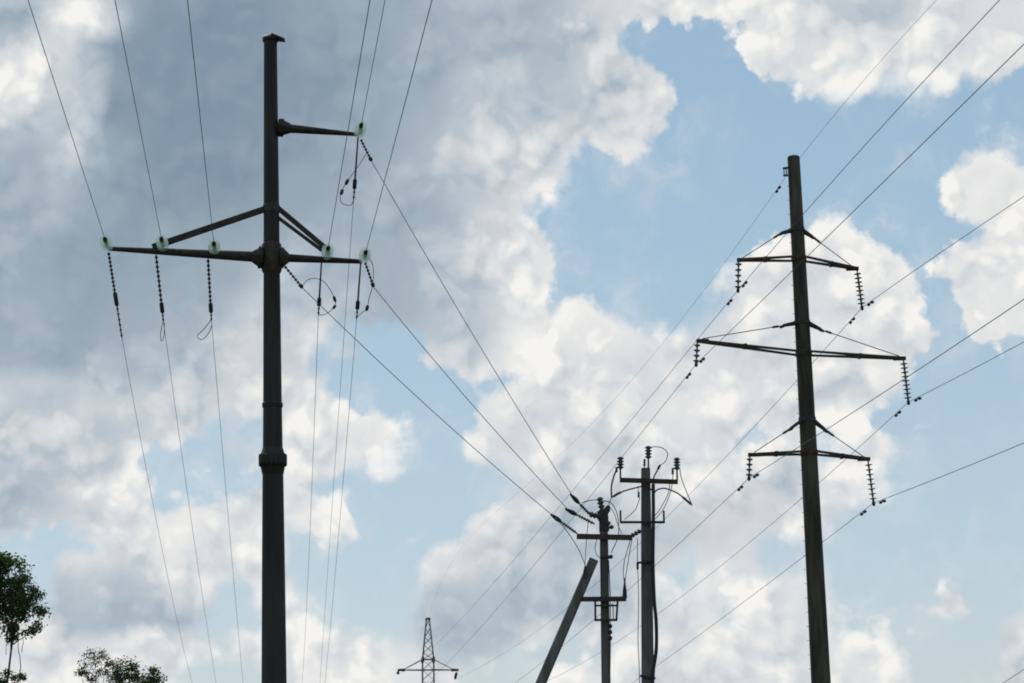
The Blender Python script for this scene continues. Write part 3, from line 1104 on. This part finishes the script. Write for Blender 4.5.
MB().bar(q_(576.7, 536.4, -.17), q_(632.4, 537.6, -.17), .14, 5.0 * UP).build('crossarm', 'rust', thin)
ribbed(q_(631.4, 536, -.17), q_(640.4, 530.6, -.1), 2.6 * UP, 3, .6).build('side_insulator', 'porcelain', thin)
p = MB()
p.bar(q_(600, 557.6), q_(612.4, 556.9), .30, 2.4 * UP)
p.lathe(q_(611, 558.4), q_(611.4, 554.8), [(0, .03), (.3, .05), (1, .03)], 8)
p.build('strut_clamp', 'iron', thin)
MB().bar(q_(581, 599.2, -.19), q_(626.2, 598.9, -.19), .16, 4.4 * UP).build('switch_beam', 'iron', thin)
p = MB()
for (a, b, w) in (((595.2, 601), (595.4, 620.6), 2.0), ((617.6, 601), (616.4, 620.6), 2.0), ((594.4, 620), (617.4, 620), 2.2), ((594.6, 605.6), (617.6, 605.6), 1.7)):
    p.bar(q_(*a, -.2), q_(*b, -.2), .07, w * UP, up=(0, 0, 1) if a[1] == b[1] or abs(a[0] - b[0]) > 5 else (1, 0, 0))
p.bar(q_(613, 604, -.2), q_(613.4, 619, -.2), .04, .9 * UP, up=(1, 0, 0))
p.build('switch_frame', 'iron', thin)
MB().lathe(q_(624.8, 598, -.19), q_(624.6, 578, -.19), [(0, 2.4 * UP), (.35, 2.1 * UP), (.7, 1.0 * UP), (1, .5 * UP)], 10).build('cable_boot', 'rubber', thin)
for y in (626, 632, 638):
    MB().lathe(q_(610.2, y + 2.2, -.1), q_(610.2, y - 2, -.1), [(0, .03), (.3, .055), (.7, .05), (1, .03)], 8).build('clip', 'iron', thin)

slope = (541 - 593.4) / (683 - 561)
foot2 = None
for i in range(3000):
    y = 683 + i * .25
    pt = at(541 + (y - 683) * slope, y, YP - .15)
    if pt.z <= 0:
        foot2 = pt
        break
strut = thing('strut_post', foot2, 'plain grey post leaning against the thin pole from the left', 'strut post')
p = MB()
a, b = at(594.0, 559.4, YP - .15), foot2
d = (a - b).normalized()
x = d.cross(Vector((0, 1, 0))).normalized()
rings = []
for t, w in ((0, 11.4), (1, 9.4)):
    c = b.lerp(a, t)
    h = w * UP / 2
    k_ = h * .7
    rings.append([p.bm.verts.new(c + x * ox + Vector((0, oy, 0))) for ox, oy in ((-h, -k_), (-k_, -h), (k_, -h), (h, -k_), (h, k_), (k_, h), (-k_, h), (-h, k_))])
p.skin(rings)
p.build('post', 'greyconcrete', strut)
MB().lathe(at(584.4, 578, YP - .36), at(585.2, 566, YP - .34), [(0, .05), (.4, .045), (1, .02)], 8).build('wire_lug', 'iron', strut)

# ------------------------------------------------------------------ cable pole beside it
YC = 50.5
UC = YC / F
foot = axis_foot(645.6, 470, 648, 683, YC)
cab = thing('cable_pole', foot, 'grey pole with crossarm, three ribbed insulators and a black cable down its side', 'utility pole')


def c_(x, y, dy=0.0):
    return at(x, y, YC + dy)


def c_axis(y):
    return c_(645.6 + 2.2 * (y - 470) / 213, y)


yf = to_px(foot)[1]
p = MB()
square_post(p, c_axis, [(468.4, 8.8), (530, 10.2), (683, 12.2), (yf, 13.6)], UC)
p.build('post', 'greyconcrete', cab)
MB().bar(c_(619.8, 480, -.2), c_(677.8, 481.9, -.2), .14, 4.2 * UC).build('crossarm', 'rust', cab)
for (x0, y0, x1, y1, x2, y2) in ((620.4, 478.6, 620.4, 468.8, 620.5, 457), (648.4, 470, 648.3, 458.4, 648.3, 446.2), (677.2, 480.4, 677, 469.6, 676.8, 457.8)):
    dy = -.2 if y0 > 475 else 0
    MB().tube([c_(x0, y0, dy), c_(x1, y1, dy)], .9 * UC, 8).build('insulator_pin', 'iron', cab)
    ribbed(c_(x1, y1, dy), c_(x2, y2, dy), 3.7 * UC, 4, .55).build('pin_insulator', 'porcelain', cab)
for (x0, y0, x1, y1) in ((616.4, 472.4, 616.6, 467), (644.4, 466, 644.6, 459), (672.6, 474.4, 672.8, 468)):
    ribbed(c_(x0, y0, -.2), c_(x1, y1, -.2), 1.5 * UC, 3, .65).build('surge_arrester', 'polymer', cab)
MB().tube([c_(644.4, 470, -.2), c_(644.4, 465, -.2)], .5 * UC, 6).build('arrester_pin', 'iron', cab)
p = MB()
p.bar(c_(620, 522.2, -.21), c_(664.8, 522.2, -.21), .08, 2.2 * UC)
p.bar(c_(620.6, 522, -.21), c_(620.4, 510.4, -.21), .08, 1.8 * UC, up=(1, 0, 0))
p.bar(c_(664, 522, -.21), c_(663.7, 510.8, -.21), .08, 1.8 * UC, up=(1, 0, 0))
p.build('cable_bracket', 'iron', cab)
p = MB()
p.bar(c_(637, 563, -.2), c_(654.6, 560.6, -.2), .10, 2.0 * UC)
p.bar(c_(637.6, 562, -.2), c_(637.6, 569.4, -.2), .08, 2.2 * UC, up=(1, 0, 0))
p.build('cable_clamp', 'iron', cab)
p = MB()
p.bar(c_(640.2, 675.8, -.2), c_(655.4, 678.4, -.2), .10, 2.4 * UC)
p.build('cable_clamp', 'iron', cab)
MB().bar(c_(638.7, 492, -.22), c_(638.6, 497.6, -.22), .08, 2.0 * UC, up=(1, 0, 0)).build('weight', 'iron', cab)

trunk_top = (653.2, 492)
cable = thing('power_cable', c_(653, 560, -.3), 'thick black cable running down the side of the grey cable pole and bowing out', 'cable')
MB().tube(spline([c_(653.2, 484, -.27), c_(653.4, 520, -.27), c_(653, 560, -.27), c_(654.2, 599, -.27), c_(656.2, 622, -.27), c_(656.2, 650, -.27), c_(653.2, 672, -.27), c_(652.4, 700, -.27), c_(652.6, 760, -.27), Vector((foot.x + .13, foot.y - .27, .0))]), 1.75 * UC, 8).build('cable_trunk', 'rubber', cable)
for pts in ([(653.6, 494), (657, 490), (665, 488.4), (677, 493), (686, 500), (692.4, 505.6)],
            [(651.8, 490), (646, 486), (640.5, 486.6), (626, 490.4), (618, 493.6), (611.6, 497.6)],
            [(653.2, 486), (653.6, 478), (657, 471), (660.2, 464.6)]):
    m = len(spline([c_(*q, -.28) for q in pts]))
    rr = [(.75 if i < m * .7 else 1.25 if i < m * .93 else .6) * UC for i in range(m)]
    MB().tube(spline([c_(*q, -.28) for q in pts]), rr, 7).build('cable_tail', 'rubber', cable)

JP = 'thin connecting wires on the two small poles'
loop('jumper_wire', [(611.6, 497.4), (611.4, 487), (613.6, 477), (616.4, 470)], YC - .28, .022, 'dark lead from left insulator down to the left cable end', JP, mat='rubber', dY=[0, 0, 0, 0])
loop('jumper_wire', [(691.6, 504), (685, 488), (681.4, 478), (679.8, 469)], YC - .2, .011, 'thin wire from right insulator down to the cable end of the cable pole', JP, dY=[0, 0, 0, 0])
loop('jumper_wire', [(650.6, 447.2), (657, 446.8), (663.4, 448.6), (667.6, 453.6), (665.6, 461), (661, 465)], YC - .1, .011, 'small arc of wire curling right from the top insulator of the cable pole', JP)
loop('jumper_wire', [(673, 474), (671, 490), (664, 508), (655.6, 518.6)], YC - .2, .010, 'longer of two wires slanting from right insulator to the cable pole', JP)
loop('jumper_wire', [(670, 482), (668, 494), (660, 509), (655.4, 515)], YC - .25, .010, 'shorter of two wires slanting from right insulator to the cable pole', JP)
loop('jumper_wire', [(639.8, 498), (635, 510), (624.4, 519.4)], YC - .22, .010, 'wire sagging from small weight to the left upright of the cable bracket', JP)
loop('earthing_wire', [(638.6, 486), (638.4, 492)], YC - .22, .010, 'short wire holding the small weight left of the cable pole', JP, dY=[0, 0])
loop('earthing_wire', [(637.4, 538), (637.6, 563), (638.6, 600), (638, 640), (639.4, 676), (639.6, 760)], YC - .22, .010, 'long thin wire hanging straight down left of the cable pole', JP, dY=[0] * 6)
loop('jumper_wire', [(581.6, 503), (589, 500.6), (596.6, 499.8)], YP - .1, .012, 'short wire from the upper clamp to the top insulator of the thin pole', JP)
loop('jumper_wire', [(602.5, 500.5), (611, 503), (617, 513.5), (618.8, 530), (617, 540), (611, 553)], YP, .012, 'wire arching right from the top insulator of the thin pole', JP)
loop('jumper_wire', [(555.7, 518), (566, 530), (577.6, 547.5), (584, 562), (585.2, 568)], YP - .3, .011, 'long slack wire curving from the lowest clamp to the leaning post', JP)
loop('jumper_wire', [(588.4, 519), (587, 535), (585.6, 553), (585, 567)], YP - .3, .009, 'upright wire from the side insulator down to the leaning post', JP)
loop('jumper_wire', [(597.4, 538), (595.2, 547), (596.6, 555), (600.4, 558)], YP - .22, .009, 'short wire bowing left of the thin pole below its crossarm', JP)
loop('jumper_wire', [(630.6, 539), (624.6, 560), (623.4, 574), (624.2, 582)], YP - .2, .010, 'left one of two wires from crossarm end down to the cable boot', JP)
loop('jumper_wire', [(632, 539), (629, 556), (626.4, 572), (625, 582)], YP - .15, .010, 'right one of two wires from crossarm end down to the cable boot', JP)
loop('jumper_wire', [(611.4, 497.6), (609, 505), (614, 513), (617.6, 524), (622, 534)], YC - .3, .009, 'thin wire hanging from the left cable end towards the crossarm end', JP)
loop('jumper_wire', [(608.6, 560), (609.6, 580), (610.2, 600), (610.4, 640), (609.8, 700), (610.2, 800)], YP - .16, .012, 'dark wire running down the right face of the thin pole', JP, mat='rubber', dY=[0] * 6)

# ------------------------------------------------------------------ trees
def leaves(p, c, r, n, size, rnd, flat=.8):
    for _ in range(n):
        o = Vector((rnd.gauss(0, 1), rnd.gauss(0, 1), rnd.gauss(0, flat))) * r * .5
        q = c + o
        nrm = Vector((rnd.gauss(0, 1), rnd.gauss(0, 1), rnd.gauss(0, 1))).normalized()
        x = nrm.orthogonal().normalized()
        y = nrm.cross(x)
        s = size * rnd.uniform(.6, 1.35)
        a = rnd.uniform(0, 6.28)
        x, y = x * math.cos(a) + y * math.sin(a), y * math.cos(a) - x * math.sin(a)
        v_ = [p.bm.verts.new(q + d) for d in (x * s, y * s * .5 + x * s * .1, x * -s, y * -s * .5 - nrm * s * .15)]
        p.bm.faces.new(v_)


def limb(p, a, b, r0, r1, rnd, wob=.06):
    L_ = (b - a).length
    pts = [a.lerp(b, i / 5) + (Vector((rnd.uniform(-1, 1), rnd.uniform(-1, 1), rnd.uniform(-.5, .5))) * L_ * wob if 0 < i < 5 else Vector()) for i in range(6)]
    p.tube(pts, [r0 + (r1 - r0) * i / 5 for i in range(6)], 6)


def tree(name, label, Y, trunk_px, lobes, r_trunk, seed, leaf_mat, density, clump, size, stems=(), cat='tree', fork=.5):
    rnd = random.Random(seed)
    U = Y / F
    x, ytop = trunk_px
    t0 = at(x, ytop, Y)
    foot = Vector((t0.x, Y, ground_z(Y) - .05))
    root = thing(name, foot, label, cat)
    p = MB()
    limb(p, foot, t0, r_trunk, r_trunk * .35, rnd, .012)
    fork_p = foot.lerp(t0, fork)
    f = MB()
    for lx, ly, lr, ldy in lobes:
        c = at(lx, ly, Y + ldy)
        R = lr * U
        start = fork_p.lerp(t0, rnd.uniform(.0, .9))
        limb(p, start, c, r_trunk * .34, r_trunk * .10, rnd)
        k = max(3, int(density * (lr / 10) ** 2))
        for _ in range(k):
            d = Vector((rnd.gauss(0, 1), rnd.gauss(0, 1), rnd.gauss(0, 1))).normalized() * R * rnd.uniform(.35, 1.0) ** .6
            cc = c + d
            limb(p, c.lerp(cc, .1), cc, r_trunk * .09, r_trunk * .04, rnd, .1)
            leaves(f, cc, clump * U * rnd.uniform(.7, 1.25), rnd.randint(34, 60), size, rnd)
    for a_, b_, rr in stems:
        limb(p, at(*a_, Y), at(*b_, Y), rr, rr * .5, rnd, .03)
    p.build('trunk', 'bark', root)
    f.build('crown', leaf_mat, root, smooth=False)
    return root


tree('tall_tree', 'tall dark green tree with a bare lower trunk at the left edge', 70.0, (12.5, 590),
     [(-28, 590, 24, 0), (-30, 618, 22, .5), (-8, 570, 17, -.3), (4, 566, 11, .3), (9, 558, 6, 0), (2, 588, 18, .4), (20, 582, 11, -.4), (27, 594, 9, .2), (35, 604, 7, 0), (39, 613, 6, -.2), (43, 611, 4, .1),
      (14, 602, 14, -.5), (28, 614, 9, .4), (34, 626, 5, .1), (30, 632, 4.5, -.2), (2, 618, 13, .3), (18, 618, 8, -.3), (6, 634, 8, 0), (-14, 628, 11, .2), (14, 632, 5, .1), (26, 578, 5, 0), (1, 556, 6, .2), (20, 566, 5, .2), (37, 592, 4, 0), (-4, 575, 16, -.4), (10, 590, 14, .3), (22, 604, 9, .2)],
     .075, 5, 'leaf', 7.4, 7.0, .060, stems=(((19.5, 676), (18.5, 630), .02), ((22, 652), (24, 628), .015), ((6, 655), (8, 630), .012)), fork=.74)
tree('young_tree', 'low leafy sapling around the foot of the tall tree trunk', 68.0, (6, 668),
     [(-1, 678, 7, 0), (-10, 674, 9, .2), (6, 674, 3.5, -.2), (16, 679, 3.5, .1), (4, 686, 8, 0), (20, 677, 2.5, 0), (12, 688, 5, 0)], .04, 9, 'leaf', 4.6, 5.2, .05, fork=.7)
tree('sparse_tree', 'sparse thin-leaved treetop showing its twigs beside the bush', 75.0, (96, 672),
     [(90, 655, 5, 0), (84, 668, 5, .2), (95, 661, 4, -.2), (102, 656, 4.5, .2), (107, 662, 4.5, 0), (86, 676, 4, 0), (99, 670, 4, .1), (108, 671, 4, 0), (80, 673, 3, .1), (92, 680, 4, 0)],
     .05, 21, 'leaf2', .75, 5.0, .042, fork=.75)
tree('round_bush', 'dense dark green bushy treetop low on the left beside the sparse tree', 74.0, (132, 690),
     [(117, 664, 5, 0), (121, 672, 8, .2), (128, 668, 5, -.2), (134, 674, 7, .2), (126, 681, 10, 0), (142, 680, 8, .1), (151, 676, 6, -.1), (158, 680, 5, 0), (151, 684, 9, .2), (137, 688, 12, 0), (116, 684, 7, 0), (132, 665, 3, 0), (154, 671, 2.5, 0)],
     .06, 33, 'leaf', 8.5, 5.8, .054, cat='bush', fork=.75)
